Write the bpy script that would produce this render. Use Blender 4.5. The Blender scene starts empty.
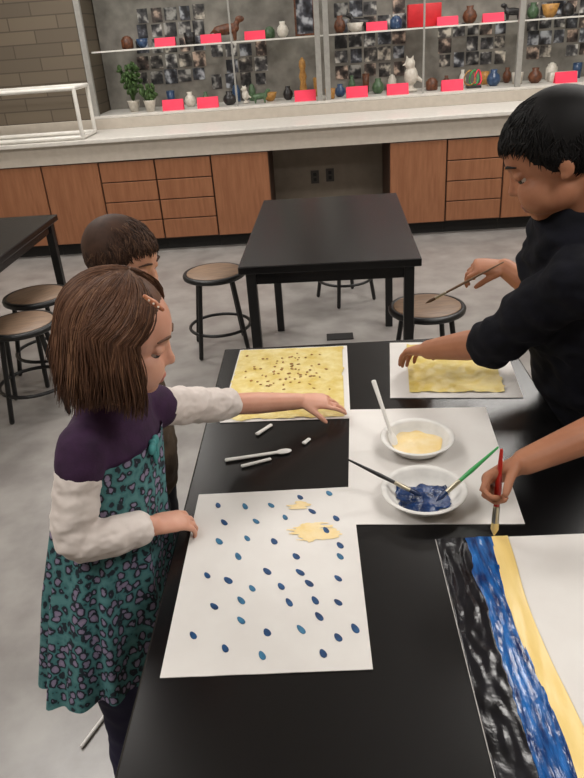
import bpy, bmesh, math, random
from mathutils import Vector as V, Matrix, noise
random.seed(7)
C = bpy.context.scene.collection
pi = math.pi
# ------------------------------------------------------------------ camera
F = 700.0; TH = math.radians(27.15); ROLL = .075; PSI = .054; H = 1.57
R3 = Matrix.Rotation(PSI, 3, 'Z') @ Matrix.Rotation(pi/2-TH, 3, 'X') @ Matrix.Rotation(-ROLL, 3, 'Z')
cd = bpy.data.cameras.new('camera'); cam = bpy.data.objects.new('camera', cd); C.objects.link(cam)
cam.matrix_world = Matrix.Translation((0, 0, H)) @ R3.to_4x4()
cd.sensor_fit = 'VERTICAL'; cd.sensor_height = 24; cd.lens = F*24/778; cd.clip_start = .02
bpy.context.scene.camera = cam
bpy.context.scene.view_settings.view_transform = 'Standard'
def ray(px, py): return R3 @ V((px-292, -(py-389), -F))
def at_z(px, py, z):
    d = ray(px, py); return V((0, 0, H)) + d*((z-H)/d.z)
def at_y(px, py, y):
    d = ray(px, py); return V((0, 0, H)) + d*(y/d.y)

# ------------------------------------------------------------------ materials
def lin(c):
    return tuple(((x/255)/12.92 if x/255 <= .04045 else ((x/255+.055)/1.055)**2.4) for x in c) + (1,)
def mat(name, c, rough=.5, c2=None, scale=20, bump=0, bscale=None, stretch=None, spec=.5, detail=4, coat=0, metal=0, sss=0):
    m = bpy.data.materials.new(name); m.use_nodes = True
    nt = m.node_tree; N = nt.nodes; L = nt.links; p = N['Principled BSDF']
    p.inputs['Roughness'].default_value = rough; p.inputs['Specular IOR Level'].default_value = spec
    p.inputs['Metallic'].default_value = metal; p.inputs['Coat Weight'].default_value = coat
    if sss:
        p.inputs['Subsurface Weight'].default_value = sss
        p.inputs['Subsurface Radius'].default_value = (.01, .004, .002)
        p.inputs['Subsurface Scale'].default_value = .3
    tc = N.new('ShaderNodeTexCoord'); mp = N.new('ShaderNodeMapping'); L.new(tc.outputs['Object'], mp.inputs['Vector'])
    if stretch: mp.inputs['Scale'].default_value = stretch
    nz = N.new('ShaderNodeTexNoise'); nz.inputs['Scale'].default_value = scale; nz.inputs['Detail'].default_value = detail
    L.new(mp.outputs['Vector'], nz.inputs['Vector'])
    rp = N.new('ShaderNodeValToRGB'); L.new(nz.outputs['Fac'], rp.inputs['Fac'])
    rp.color_ramp.elements[0].position = .32; rp.color_ramp.elements[1].position = .68
    rp.color_ramp.elements[0].color = lin(c2 if c2 else [x*.93 for x in c]); rp.color_ramp.elements[1].color = lin(c)
    L.new(rp.outputs['Color'], p.inputs['Base Color'])
    if bump:
        n2 = N.new('ShaderNodeTexNoise'); n2.inputs['Scale'].default_value = bscale or scale*4; n2.inputs['Detail'].default_value = 3
        L.new(mp.outputs['Vector'], n2.inputs['Vector'])
        b = N.new('ShaderNodeBump'); b.inputs['Strength'].default_value = bump; b.inputs['Distance'].default_value = .004
        L.new(n2.outputs['Fac'], b.inputs['Height']); L.new(b.outputs['Normal'], p.inputs['Normal'])
    return m
M = {}
M['floor'] = mat('grey_floor', (158, 154, 150), .28, (132, 127, 124), 7, .05, 40, detail=12, spec=.5)
M['ceil'] = mat('ceiling_white', (215, 213, 208), .9, None, 8)
M['paint_wall'] = mat('wall_paint', (190, 182, 168), .8, None, 5)
M['wood'] = mat('cabinet_wood', (150, 100, 69), .45, (134, 86, 57), 9, .03, 60, stretch=(6, 6, .6))
M['wood_side'] = mat('cabinet_carcass', (70, 46, 32), .6)
M['black'] = mat('black_laminate', (17, 16, 17), .27, (12, 11, 12), 6, .02, 200, spec=.5)
M['black_metal'] = mat('black_metal', (20, 20, 21), .4, None, 10)
M['toe'] = mat('toe_kick', (22, 20, 19), .7)
M['counter'] = mat('counter_beige', (214, 210, 203), .4, (204, 200, 193), 30)
M['apron'] = mat('apron_beige', (188, 179, 167), .55, (179, 170, 158), 20)
M['knee'] = mat('knee_space_panel', (140, 128, 114), .8, (130, 118, 104), 10)
M['alu'] = mat('aluminium', (165, 163, 158), .4, None, 30, metal=.3)
M['panel'] = mat('case_panel', (142, 137, 129), .85, (106, 101, 95), 7)
M['white_metal'] = mat('white_tube', (226, 223, 216), .4, None, 10)
M['paper'] = mat('white_paper', (224, 221, 217), .8, (219, 215, 211), 14, .02, 80)
M['foam'] = mat('white_foam', (230, 228, 224), .55, None, 30)
M['plastic'] = mat('white_plastic', (238, 236, 232), .6, (234, 232, 228))
M['yellow'] = mat('yellow_paint', (208, 182, 92), .5, (228, 213, 152), 24, .7, 70)
M['yellow_thick'] = mat('thick_yellow_paint', (216, 190, 92), .45, (222, 202, 122), 28, .5, 60)
M['yellow_soft'] = mat('pale_yellow_paint', (234, 206, 140), .45, (240, 220, 176), 30, .3, 80)
M['yellow_wave'] = mat('yellow_band_paint', (242, 216, 148), .35, (237, 206, 128), 26, .2, 60, stretch=(1, .3, 1))
M['blue'] = mat('blue_paint', (32, 108, 186), .2, (4, 28, 80), 40, .7, 60, detail=8, stretch=(2.6, .5, 1), coat=.3)
M['blue_pool'] = mat('dark_blue_paint', (10, 56, 112), .25, (4, 24, 56), 34, .8, 70, detail=6)
M['blue_dot'] = mat('blue_dot_paint', (30, 82, 132), .5, (14, 46, 88), 60)
M['teal_dot'] = mat('teal_dot_paint', (62, 124, 160), .5, (34, 88, 124), 60)
M['blackpaint'] = mat('black_paint', (24, 24, 31), .22, (8, 8, 11), 30, .4, 40, detail=6)
M['brown_speck'] = mat('orange_brown_paint', (170, 122, 56), .6, (132, 90, 40), 90)
M['stool_seat'] = mat('stool_wood', (138, 112, 90), .5, (112, 90, 72), 12, stretch=(1, 6, 1))
M['pink'] = mat('pink_card', (250, 66, 96), .7, (242, 52, 84), 10)
M['red'] = mat('red_card', (215, 30, 42), .55, (190, 22, 32), 10)
M['green'] = mat('leaf_green', (70, 98, 48), .6, (44, 66, 30), 30)
M['green_handle'] = mat('green_lacquer', (64, 168, 92), .3)
M['red_handle'] = mat('red_lacquer', (190, 40, 30), .3)
M['black_handle'] = mat('black_lacquer', (18, 17, 18), .3)
M['blond_handle'] = mat('bare_wood_handle', (110, 84, 60), .5)
M['ferrule'] = mat('ferrule_metal', (190, 182, 160), .3, metal=.9)
M['bristle'] = mat('bristle', (96, 70, 44), .8, (60, 42, 26), 80)
M['ceramic_w'] = mat('white_ceramic', (218, 212, 202), .3, (196, 188, 174), 40)
M['ceramic_b'] = mat('blue_ceramic', (60, 86, 120), .3, (38, 56, 86), 40)
M['ceramic_n'] = mat('brown_ceramic', (112, 66, 40), .5, (70, 40, 26), 40)
M['ceramic_d'] = mat('dark_ceramic', (46, 42, 42), .4, (28, 26, 26), 40)
M['ceramic_y'] = mat('ochre_ceramic', (190, 142, 74), .5, (150, 104, 48), 40)
M['ceramic_g'] = mat('green_ceramic', (84, 110, 78), .4, (56, 80, 54), 40)
M['outlet'] = mat('outlet_plate', (60, 54, 48), .5)
M['clip'] = mat('orange_clip', (224, 150, 104), .35, (150, 80, 60), 140)
M['clip_dot'] = mat('pale_clip_dot', (240, 222, 206), .3)
M['turq'] = mat('turquoise_bow', (70, 150, 150), .7, (50, 120, 122), 60)
# people
M['skin_g'] = mat('girl_skin', (220, 166, 142), .5, (212, 154, 130), 25, sss=.15)
M['skin_b'] = mat('boy_skin', (174, 120, 91), .55, (164, 110, 83), 25, sss=.12, spec=.35)
M['skin_k'] = mat('second_boy_skin', (208, 156, 130), .5, (200, 146, 120), 25, sss=.12)
M['lips_g'] = mat('lips_pink', (196, 116, 104), .45)
M['lips_b'] = mat('lips_brown', (150, 92, 78), .45)
M['eye'] = mat('eye_white', (178, 160, 148), .35)
M['iris'] = mat('iris_dark', (34, 22, 16), .2)
HG = [mat('brown_hair', (106, 74, 56), .55, (90, 62, 47), 30, spec=.25), mat('brown_hair_dark', (84, 58, 44), .55, (72, 49, 38), 30, spec=.25), mat('brown_hair_light', (134, 98, 74), .55, (116, 84, 63), 30, spec=.25)]
HB = [mat('black_hair', (16, 14, 15), .65, (10, 9, 9), 40, spec=.25), mat('black_hair_soft', (24, 21, 21), .65, (16, 14, 14), 40, spec=.25), mat('black_hair_deep', (8, 7, 7), .65, None, 40, spec=.25)]
HK = [mat('dark_brown_hair', (74, 52, 41), .65, (58, 41, 32), 40, spec=.2), mat('dark_brown_hair_deep', (50, 35, 28), .65, None, 40, spec=.2), mat('dark_brown_hair_soft', (96, 71, 55), .65, None, 40, spec=.2)]
M['plum'] = mat('plum_knit', (58, 27, 63), .85, (46, 21, 51), 40, .15, 160)
M['white_knit'] = mat('white_knit', (226, 216, 210), .9, (220, 209, 203), 30, .06, 140)
M['navy'] = mat('navy_knit', (30, 28, 62), .85)
M['hoodie'] = mat('navy_black_fleece', (19, 20, 29), .9, (13, 14, 20), 30, .2, 140, spec=.2)
M['olive'] = mat('olive_brown_jacket', (82, 66, 48), .85, (66, 52, 38), 30, .2, 120)
M['dark_tee'] = mat('charcoal_tee', (36, 36, 42), .9, None, 30)
M['jeans'] = mat('dark_jeans', (28, 32, 46), .9, None, 50)
M['shoe'] = mat('dark_shoe', (30, 28, 30), .6)
def leopard():
    m = bpy.data.materials.new('teal_heart_print'); m.use_nodes = True
    nt = m.node_tree; N = nt.nodes; L = nt.links; p = N['Principled BSDF']; p.inputs['Roughness'].default_value = .85
    tc = N.new('ShaderNodeTexCoord')
    nz = N.new('ShaderNodeTexNoise'); nz.inputs['Scale'].default_value = 70; L.new(tc.outputs['Object'], nz.inputs['Vector'])
    mx = N.new('ShaderNodeMixRGB'); mx.inputs['Fac'].default_value = .014
    L.new(tc.outputs['Object'], mx.inputs['Color1']); L.new(nz.outputs['Color'], mx.inputs['Color2'])
    vo = N.new('ShaderNodeTexVoronoi'); vo.inputs['Scale'].default_value = 56; vo.inputs['Randomness'].default_value = .72
    L.new(mx.outputs['Color'], vo.inputs['Vector'])
    rp = N.new('ShaderNodeValToRGB'); e = rp.color_ramp.elements
    e[0].position = 0; e[0].color = lin((156, 138, 166)); e[1].position = .32; e[1].color = lin((126, 118, 144))
    for pos, c in ((.35, (26, 34, 46)), (.49, (28, 42, 52)), (.53, (60, 112, 116)), (.75, (84, 134, 136))):
        x = e.new(pos); x.color = lin(c)
    L.new(vo.outputs['Distance'], rp.inputs['Fac']); L.new(rp.outputs['Color'], p.inputs['Base Color'])
    return m
M['print'] = leopard()
def block():
    m = bpy.data.materials.new('tan_block_wall'); m.use_nodes = True
    nt = m.node_tree; N = nt.nodes; L = nt.links; p = N['Principled BSDF']; p.inputs['Roughness'].default_value = .7
    tc = N.new('ShaderNodeTexCoord'); sp = N.new('ShaderNodeSeparateXYZ'); cb = N.new('ShaderNodeCombineXYZ')
    L.new(tc.outputs['Object'], sp.inputs[0]); L.new(sp.outputs['X'], cb.inputs['X']); L.new(sp.outputs['Z'], cb.inputs['Y'])
    br = N.new('ShaderNodeTexBrick'); L.new(cb.outputs[0], br.inputs['Vector'])
    br.inputs['Scale'].default_value = 1; br.inputs['Brick Width'].default_value = .4; br.inputs['Row Height'].default_value = .1
    br.inputs['Mortar Size'].default_value = .005
    br.inputs['Color1'].default_value = lin((108, 96, 80)); br.inputs['Color2'].default_value = lin((92, 82, 69)); br.inputs['Mortar'].default_value = lin((74, 65, 54))
    L.new(br.outputs['Color'], p.inputs['Base Color'])
    return m
M['block'] = block()
def photo_mat():
    m = bpy.data.materials.new('photo_print'); m.use_nodes = True
    nt = m.node_tree; N = nt.nodes; L = nt.links; p = N['Principled BSDF']; p.inputs['Roughness'].default_value = .35
    tc = N.new('ShaderNodeTexCoord'); oi = N.new('ShaderNodeObjectInfo'); ad = N.new('ShaderNodeVectorMath'); ad.operation = 'ADD'
    ml = N.new('ShaderNodeMath'); ml.operation = 'MULTIPLY'; ml.inputs[1].default_value = 60
    L.new(oi.outputs['Random'], ml.inputs[0]); L.new(tc.outputs['Object'], ad.inputs[0]); L.new(ml.outputs[0], ad.inputs[1])
    nz = N.new('ShaderNodeTexNoise'); nz.inputs['Scale'].default_value = 14; nz.inputs['Detail'].default_value = 2; L.new(ad.outputs[0], nz.inputs['Vector'])
    rp = N.new('ShaderNodeValToRGB'); e = rp.color_ramp.elements
    e[0].position = .36; e[0].color = lin((26, 26, 29)); e[1].position = .66; e[1].color = lin((210, 206, 200))
    x = e.new(.52); x.color = lin((86, 84, 86))
    L.new(nz.outputs['Fac'], rp.inputs['Fac'])
    hs = N.new('ShaderNodeMixRGB'); hs.blend_type = 'MULTIPLY'; hs.inputs[0].default_value = .7
    r2 = N.new('ShaderNodeValToRGB'); f = r2.color_ramp.elements; r2.color_ramp.interpolation = 'CONSTANT'
    f[0].position = 0; f[0].color = lin((255, 245, 230)); f[1].position = .25; f[1].color = lin((200, 212, 235))
    for pos, c in ((.45, (255, 215, 190)), (.62, (160, 160, 160)), (.8, (255, 255, 255))): y = f.new(pos); y.color = lin(c)
    L.new(oi.outputs['Random'], r2.inputs['Fac']); L.new(rp.outputs['Color'], hs.inputs[1]); L.new(r2.outputs['Color'], hs.inputs[2])
    L.new(hs.outputs['Color'], p.inputs['Base Color'])
    return m
M['photo'] = photo_mat()
def glass_mat():
    m = bpy.data.materials.new('case_glass'); m.use_nodes = True
    nt = m.node_tree; N = nt.nodes; L = nt.links; N.remove(N['Principled BSDF'])
    t = N.new('ShaderNodeBsdfTransparent'); t.inputs[0].default_value = (.93, .95, .94, 1)
    g = N.new('ShaderNodeBsdfGlossy'); g.inputs['Roughness'].default_value = .04
    fr = N.new('ShaderNodeMixShader'); fr.inputs[0].default_value = .06
    L.new(t.outputs[0], fr.inputs[1]); L.new(g.outputs[0], fr.inputs[2]); L.new(fr.outputs[0], N['Material Output'].inputs[0])
    return m
M['glass'] = glass_mat()
def emis(name, c, s):
    m = bpy.data.materials.new(name); m.use_nodes = True
    p = m.node_tree.nodes['Principled BSDF']; p.inputs['Emission Color'].default_value = c; p.inputs['Emission Strength'].default_value = s
    return m
M['lamp'] = emis('lamp_diffuser', (1, .96, .9, 1), 4)

# ------------------------------------------------------------------ mesh helpers
def wl(o):
    l = V((0, 0, 0))
    while o: l += o.location; o = o.parent
    return l
def tag(o, label=None, cat=None, group=None, kind=None):
    if label: o['label'] = label
    if cat: o['category'] = cat
    if group: o['group'] = group
    if kind: o['kind'] = kind
    return o
def empty(name, loc, label, cat, group=None):
    o = bpy.data.objects.new(name, None); C.objects.link(o); o.location = loc; o.empty_display_size = .05
    return tag(o, label, cat, group)
def link_mesh(name, me, mats, parent=None, smooth=True, world=True):
    if not isinstance(mats, (list, tuple)): mats = [mats]
    me.materials.clear()
    for m in mats: me.materials.append(m)
    if smooth: me.polygons.foreach_set('use_smooth', [True]*len(me.polygons))
    o = bpy.data.objects.new(name, me); C.objects.link(o)
    if parent:
        o.parent = parent
        if world: me.transform(Matrix.Translation(-wl(parent)))
    else:
        xs = [v.co for v in me.vertices]
        c = V(((min(v.x for v in xs)+max(v.x for v in xs))/2, (min(v.y for v in xs)+max(v.y for v in xs))/2, min(v.z for v in xs)))
        me.transform(Matrix.Translation(-c)); o.location = c
    return o
def obj(name, bm, mats, parent=None, smooth=True, world=True, recalc=True):
    if recalc: bmesh.ops.recalc_face_normals(bm, faces=bm.faces)
    me = bpy.data.meshes.new(name)
    mi = [f.material_index for f in bm.faces]
    bm.to_mesh(me); bm.free()
    o = link_mesh(name, me, mats, parent, smooth, world)
    if any(mi): me.polygons.foreach_set('material_index', mi)
    return o
def B(): return bmesh.new()
def box(bm, x0, x1, y0, y1, z0, z1, bev=0):
    r = bmesh.ops.create_cube(bm, size=1); vs = r['verts']
    for v in vs:
        v.co = V((x0 if v.co.x < 0 else x1, y0 if v.co.y < 0 else y1, z0 if v.co.z < 0 else z1))
    if bev:
        es = list({e for v in vs for e in v.link_edges})
        bmesh.ops.bevel(bm, geom=es, offset=bev, segments=2, affect='EDGES', profile=.5)
    return bm
def ell(bm, c, r, rot=None, M4=None, u=18, v=12):
    if isinstance(r, (int, float)): r = (r, r, r)
    m = Matrix.Translation(c) @ (rot.to_4x4() if rot else Matrix.Identity(4)) @ Matrix.Diagonal((*r, 1))
    if M4: m = M4 @ m
    bmesh.ops.create_uvsphere(bm, u_segments=u, v_segments=v, radius=1, matrix=m); return bm
def tube(bm, pts, rads, lat=None, seg=14, cap='round', mi=0):
    pts = [V(p) for p in pts]; n = len(pts)
    rads = [(r, r) if isinstance(r, (int, float)) else r for r in rads]
    rings = []; S = None
    for i in range(n):
        T = (pts[min(i+1, n-1)]-pts[max(i-1, 0)]).normalized()
        if lat is not None: s = V(lat)
        elif S is None: s = V((1, 0, 0)) if abs(T.x) < .8 else V((0, 1, 0))
        else: s = S
        S = (s-T*s.dot(T)).normalized(); U = T.cross(S)
        rings.append((pts[i], T, S, U, rads[i][0], rads[i][1]))
    if cap == 'round':
        c, T, S, U, a, b = rings[0]; r = min(a, b)
        pre = [(c-T*r*math.sin(t), T, S, U, a*math.cos(t), b*math.cos(t)) for t in (1.45, 1.1, .7, .35)]
        c, T, S, U, a, b = rings[-1]; r = min(a, b)
        post = [(c+T*r*math.sin(t), T, S, U, a*math.cos(t), b*math.cos(t)) for t in (.35, .7, 1.1, 1.45)]
        rings = pre+rings+post
    cs = [(math.cos(2*pi*k/seg), math.sin(2*pi*k/seg)) for k in range(seg)]
    vr = []
    for c, T, S, U, a, b in rings:
        vr.append([bm.verts.new(c+S*(a*x)+U*(b*y)) for x, y in cs])
    for i in range(len(vr)-1):
        for k in range(seg):
            f = bm.faces.new((vr[i][k], vr[i][(k+1) % seg], vr[i+1][(k+1) % seg], vr[i+1][k])); f.material_index = mi
    if cap:
        f = bm.faces.new(vr[0][::-1]); f.material_index = mi; f = bm.faces.new(vr[-1]); f.material_index = mi
    return bm
def lathe(bm, prof, c=(0, 0, 0), seg=32):
    vr = [[bm.verts.new((c[0]+r*math.cos(2*pi*k/seg), c[1]+r*math.sin(2*pi*k/seg), c[2]+z)) for k in range(seg)] for r, z in prof]
    for i in range(len(vr)-1):
        for k in range(seg): bm.faces.new((vr[i][k], vr[i][(k+1) % seg], vr[i+1][(k+1) % seg], vr[i+1][k]))
    bm.faces.new(vr[0][::-1]); bm.faces.new(vr[-1]); return bm
def dup(root, loc, rotz=0, label=None, group=None):
    r = root.copy(); C.objects.link(r); r.location = loc; r.rotation_euler = (0, 0, rotz)
    if label: r['label'] = label
    if group: r['group'] = group
    for ch in list(root.children):
        c = ch.copy(); C.objects.link(c); c.parent = r
        for g in list(ch.children):
            d = g.copy(); C.objects.link(d); d.parent = c
    return r
def remesh(bm, voxel, it, wr=0, ws=20):
    bmesh.ops.recalc_face_normals(bm, faces=bm.faces)
    me = bpy.data.meshes.new('t'); bm.to_mesh(me); bm.free()
    ob = bpy.data.objects.new('t', me); C.objects.link(ob)
    m = ob.modifiers.new('r', 'REMESH'); m.mode = 'VOXEL'; m.voxel_size = voxel
    s = ob.modifiers.new('s', 'SMOOTH'); s.factor = .5; s.iterations = it
    bpy.context.view_layer.update()
    dg = bpy.context.evaluated_depsgraph_get()
    me2 = bpy.data.meshes.new_from_object(ob.evaluated_get(dg))
    bpy.data.objects.remove(ob)
    if wr:
        ns = [(v.co.copy(), v.normal.copy()) for v in me2.vertices]
        for v, (co, n) in zip(me2.vertices, ns):
            q = V((co.x*ws, co.y*ws, co.z*ws*1.6))
            v.co = co+n*wr*(noise.noise(q)+.5*noise.noise(q*2.3))
    return me2

# ------------------------------------------------------------------ room
def struct(name, bm, m):
    o = obj(name, bm, m, smooth=False); o['kind'] = 'structure'; return o
XL, XR, YF, YB, ZC = -3.6, 3.6, -2.6, 7.0, 2.9
struct('floor', box(B(), XL, XR, YF, YB, -.1, 0), M['floor'])
struct('ceiling', box(B(), XL, XR, YF, YB, ZC, ZC+.1), M['ceil'])
struct('wall_left', box(B(), XL-.1, XL, YF, YB, 0, ZC), M['paint_wall'])
struct('wall_right', box(B(), XR, XR+.1, YF, YB, 0, ZC), M['paint_wall'])
struct('wall_front', box(B(), XL, XR, YF-.1, YF, 0, ZC), M['paint_wall'])
b = B(); box(b, XL, XR, 6.30, 6.98, 0, 1.0); box(b, XL, -1.85, 6.30, 6.98, 1.0, ZC); box(b, 3.25, XR, 6.30, 6.98, 1.0, ZC)
box(b, -1.85, 3.25, 6.30, 6.98, 2.3, ZC); box(b, -1.85, 3.25, 6.9, 6.98, 1.0, 2.3)
struct('wall_back', b, M['block'])
struct('trim_1', box(B(), -.355, .586, 6.285, 6.299, 0, .745), M['knee'])
for i, (x, y) in enumerate([(-1.7, .3), (1.5, .3), (-1.7, 2.9), (1.5, 2.9), (-1.7, 5.0), (1.5, 5.0)]):
    t = empty('ceiling_light', (x, y, ZC), 'rectangular recessed ceiling light panel above the classroom', 'ceiling light', 'ceiling light panels')
    obj('frame', box(B(), x-.63, x+.63, y-.33, y+.33, ZC-.03, ZC), M['white_metal'], t, False)
    obj('diffuser', box(B(), x-.6, x+.6, y-.3, y+.3, ZC-.036, ZC-.03), M['lamp'], t, False)
    ld = bpy.data.lights.new('lamp', 'AREA'); ld.shape = 'RECTANGLE'; ld.size = 1.2; ld.size_y = .6
    ld.energy = [27, 28, 33, 36, 34, 38][i]; ld.color = (1, .96, .915)
    lo = bpy.data.objects.new('lamp', ld); C.objects.link(lo); lo.location = (x, y, ZC-.045)
for x in (-.9, .9, 2.5):  # fill lights added to brighten the case interior, not real fixtures
    ld = bpy.data.lights.new('added_case_fill', 'AREA'); ld.shape = 'RECTANGLE'; ld.size = 1.4; ld.size_y = .12
    ld.energy = 3.5; ld.color = (1, .97, .93)
    lo = bpy.data.objects.new('added_case_fill', ld); C.objects.link(lo); lo.location = (x, 6.42, 2.24)

# ------------------------------------------------------------------ back cabinets
def cabinet(x0, x1, kind, label):
    t = empty('base_cabinet', ((x0+x1)/2, 5.98, 0), label, 'cabinet', 'wooden base cabinets under the counter')
    obj('body', box(B(), x0+.001, x1-.001, 5.70, 6.28, .10, .742), M['wood_side'], t, False)
    obj('toe_kick', box(B(), x0+.001, x1-.001, 5.76, 6.28, 0, .10), M['toe'], t, False)
    if kind == 'door':
        obj('door', box(B(), x0+.006, x1-.006, 5.676, 5.70, .108, .736, .003), M['wood'], t, False)
    else:
        hh = (.736-.108)/4
        for k in range(4):
            z = .108+k*hh
            obj('drawer', box(B(), x0+.006, x1-.006, 5.676, 5.70, z+.004, z+hh-.004, .003), M['wood'], t, False)
cabinet(-3.08, -2.62, 'door', 'wooden door cabinet at the far left end of the counter run')
cabinet(-2.62, -2.16, 'door', 'wooden door cabinet behind the black table at left, under the white frame')
cabinet(-2.16, -1.70, 'door', 'wooden door cabinet directly left of the two drawer cabinets')
cabinet(-1.70, -1.255, 'drawers', 'four drawer wooden cabinet next to the left door cabinets')
cabinet(-1.255, -.81, 'drawers', 'four drawer wooden cabinet next to the door left of the open knee space')
cabinet(-.81, -.355, 'door', 'wooden door cabinet directly left of the open knee space')
cabinet(.586, 1.03, 'door', 'wooden door cabinet directly right of the open knee space')
cabinet(1.03, 1.47, 'drawers', 'four drawer wooden cabinet behind the dark-haired boy, right of the knee space')
cabinet(1.47, 1.92, 'door', 'wooden door cabinet behind the standing boy in the dark hoodie')
cabinet(1.92, 2.37, 'door', 'wooden door cabinet at the right end, hidden past the boy')
t = empty('countertop', (0, 5.97, .745), 'long beige laminate countertop with deep apron along the back wall', 'countertop')
obj('top', box(B(), -3.1, 3.2, 5.63, 6.28, .885, .918, .006), M['counter'], t, False)
obj('apron', box(B(), -3.1, 3.2, 5.665, 5.69, .745, .885), M['apron'], t, False)
obj('backsplash', box(B(), -3.1, 3.2, 6.272, 6.298, .918, 1.0, .003), M['apron'], t, False)
for px, py, w in ((315, 177, 'left'), (330, 175, 'right')):
    p = at_y(px, py, 6.28)
    tt = empty('wall_outlet', (p.x, 6.285, p.z-.055), '%s of the two dark outlets on the wall inside the knee space' % w, 'outlet', 'outlets in the knee space')
    obj('plate', box(B(), p.x-.035, p.x+.035, 6.278, 6.2848, p.z-.055, p.z+.055, .002), M['outlet'], tt, False)
    for dz in (-.022, .022): obj('socket', box(B(), p.x-.014, p.x+.014, 6.275, 6.278, p.z+dz-.014, p.z+dz+.014, .001), M['toe'], tt, False)
t = empty('display_case', (.7, 6.6, 1.0), 'wide open fronted display case with glass shelves built into the back wall', 'display case')
obj('back_panel', box(B(), -1.84, 3.24, 6.86, 6.895, 1.001, 2.295), M['panel'], t, False)
obj('case_floor', box(B(), -1.84, 3.24, 6.29, 6.86, 1.001, 1.022, .003), M['counter'], t, False)
for x0, x1, z0, z1 in ((-1.845, -1.80, 1.022, 2.3), (3.20, 3.245, 1.022, 2.3), (-1.8, 3.2, 2.25, 2.3)):
    obj('frame', box(B(), x0, x1, 6.295, 6.335, z0, z1), M['alu'], t, False)
for x in (.075, .145, 1.70):
    obj('mullion', box(B(), x-.022, x+.022, 6.295, 6.335, 1.022, 2.25, .003), M['alu'], t, False)
for x in (-.62, .93):
    obj('pane_stile', box(B(), x-.007, x+.007, 6.305, 6.324, 1.024, 2.25), M['alu'], t, False)
for z in (1.50, 1.98):
    obj('glass_shelf', box(B(), -1.8, 3.2, 6.42, 6.85, z, z+.012), M['glass'], t, False)
    obj('shelf_edge', box(B(), -1.8, 3.2, 6.412, 6.42, z, z+.012), M['white_metal'], t, False)
SH, FL = 1.5125, 1.0225
def cx(px, py, y): return at_y(px, py, y).x
def prints(px0, px1, py0, py1, nc, nr, label, group):
    for i in range(nc):
        for j in range(nr):
            if random.random() < .05: continue
            px = px0+(px1-px0)*(i+.5)/nc+random.uniform(-.6, .6); py = py0+(py1-py0)*(j+.5)/nr-(px-(px0+px1)/2)*.07+random.uniform(-.6, .6)
            p = at_y(px, py, 6.858)
            w = (px1-px0)/nc*.0088*.45*random.uniform(.78, 1.04); h = (py1-py0)/nr*.0088*.44*random.uniform(.78, 1.04)
            o = obj('photo_print', box(B(), p.x-w, p.x+w, 6.854, 6.8595, p.z-h, p.z+h), M['photo'], None, False)
            tag(o, label, 'photo', group)
prints(136, 206, 6, 84, 5, 5, 'small dark photo print pinned in the left collage at the back of the display case', 'photo prints in the left collage')
prints(210, 268, 42, 88, 4, 3, 'small dark photo print behind the brown animal figure in the display case', 'photo prints behind the brown figure')
prints(334, 406, 0, 78, 5, 5, 'small photo print in the collage right of the tall mullion', 'photo prints in the middle collage')
prints(438, 507, 22, 66, 5, 3, 'small photo print at the back of the case between red box and right mullion', 'photo prints right of the red box')
prints(526, 592, 0, 58, 5, 4, 'small photo print in the collage at the right end of the display case', 'photo prints in the right collage')
def card(px, py, z, y, w, h, m, label, name='name_card', cat='card', group='pink cards in the display case'):
    x = cx(px, py, y); bb = B()
    vs = [bb.verts.new(q) for q in ((x-w, y, z), (x+w, y, z), (x+w, y+.03, z+h), (x-w, y+.03, z+h), (x+w, y+.06, z), (x-w, y+.06, z))]
    bb.faces.new(vs[:4]); bb.faces.new((vs[3], vs[2], vs[4], vs[5]))
    o = obj(name, bb, m, None, False); tag(o, label, cat, group); return o
low = [(172, 101, 'by the potted plant'), (207, 99, 'left of the dark round pot'), (305, 92, 'under the tall carved figure'), (357, 86, 'right of the mullion on the case floor'),
       (398, 82, 'beside the white bird figure'), (453, 78, 'left of the colourful wire sculpture'), (568, 66, 'at the far right on the case floor')]
for px, py, s in low: card(px, py, FL, 6.36, .09, .085, M['pink'], 'bright pink folded card on the case floor, '+s)
up = [(165, 46, 'in front of the left photo collage'), (211, 43, 'left of the brown animal figure'), (255, 40, 'right of the brown animal figure'), (377, 28, 'left of the red box'),
      (448, 22, 'right of the red box'), (494, 16, 'near the right mullion')]
for px, py, s in up: card(px, py, SH, 6.43, .085, .065, M['pink'], 'pink folded card on the upper glass shelf '+s)
x = cx(424, 15, 6.55)
o = obj('red_box', box(B(), x-.135, x+.135, 6.5, 6.6, SH, SH+.17, .006), M['red']); tag(o, 'large bright red box standing on the upper glass shelf', 'box')
def vase(px, py, y, z, h, r, m, label, cat='vase', name='vase', prof=None, group=None):
    x = cx(px, py, y); bb = B()
    prof = prof or [(.45, 0), (.8, .15), (1, .4), (.8, .66), (.42, .82), (.5, 1), (.4, 1), (.32, .83)]
    lathe(bb, [(r*a, h*c) for a, c in prof], (x, y, z), 20)
    return tag(obj(name, bb, M[m]), label, cat, group)
BOWL = [(.4, 0), (.75, .3), (1, 1), (.93, 1), (.6, .4)]
CUP = [(.8, 0), (.9, .5), (1, 1), (.9, 1), (.8, .2)]
JAR = [(.8, 0), (1, .1), (1, .7), (.7, .82), (.7, .9), (.3, .96), (.3, 1), (.1, 1)]
vase(229, 92, 6.5, FL, .11, .06, 'ceramic_d', 'dark round pot on the case floor left of the small bird')
vase(355, 25, 6.55, SH, .07, .07, 'ceramic_w', 'small white bowl on the upper shelf right of the mullion', 'bowl', 'small_bowl', BOWL)
vase(340, 90, 6.55, FL, .10, .05, 'ceramic_b', 'small blue vase on the case floor right of the mullion')
vase(283, 36, 6.55, SH, .12, .05, 'ceramic_w', 'pale slim vase on the upper shelf left of the framed picture')
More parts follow.
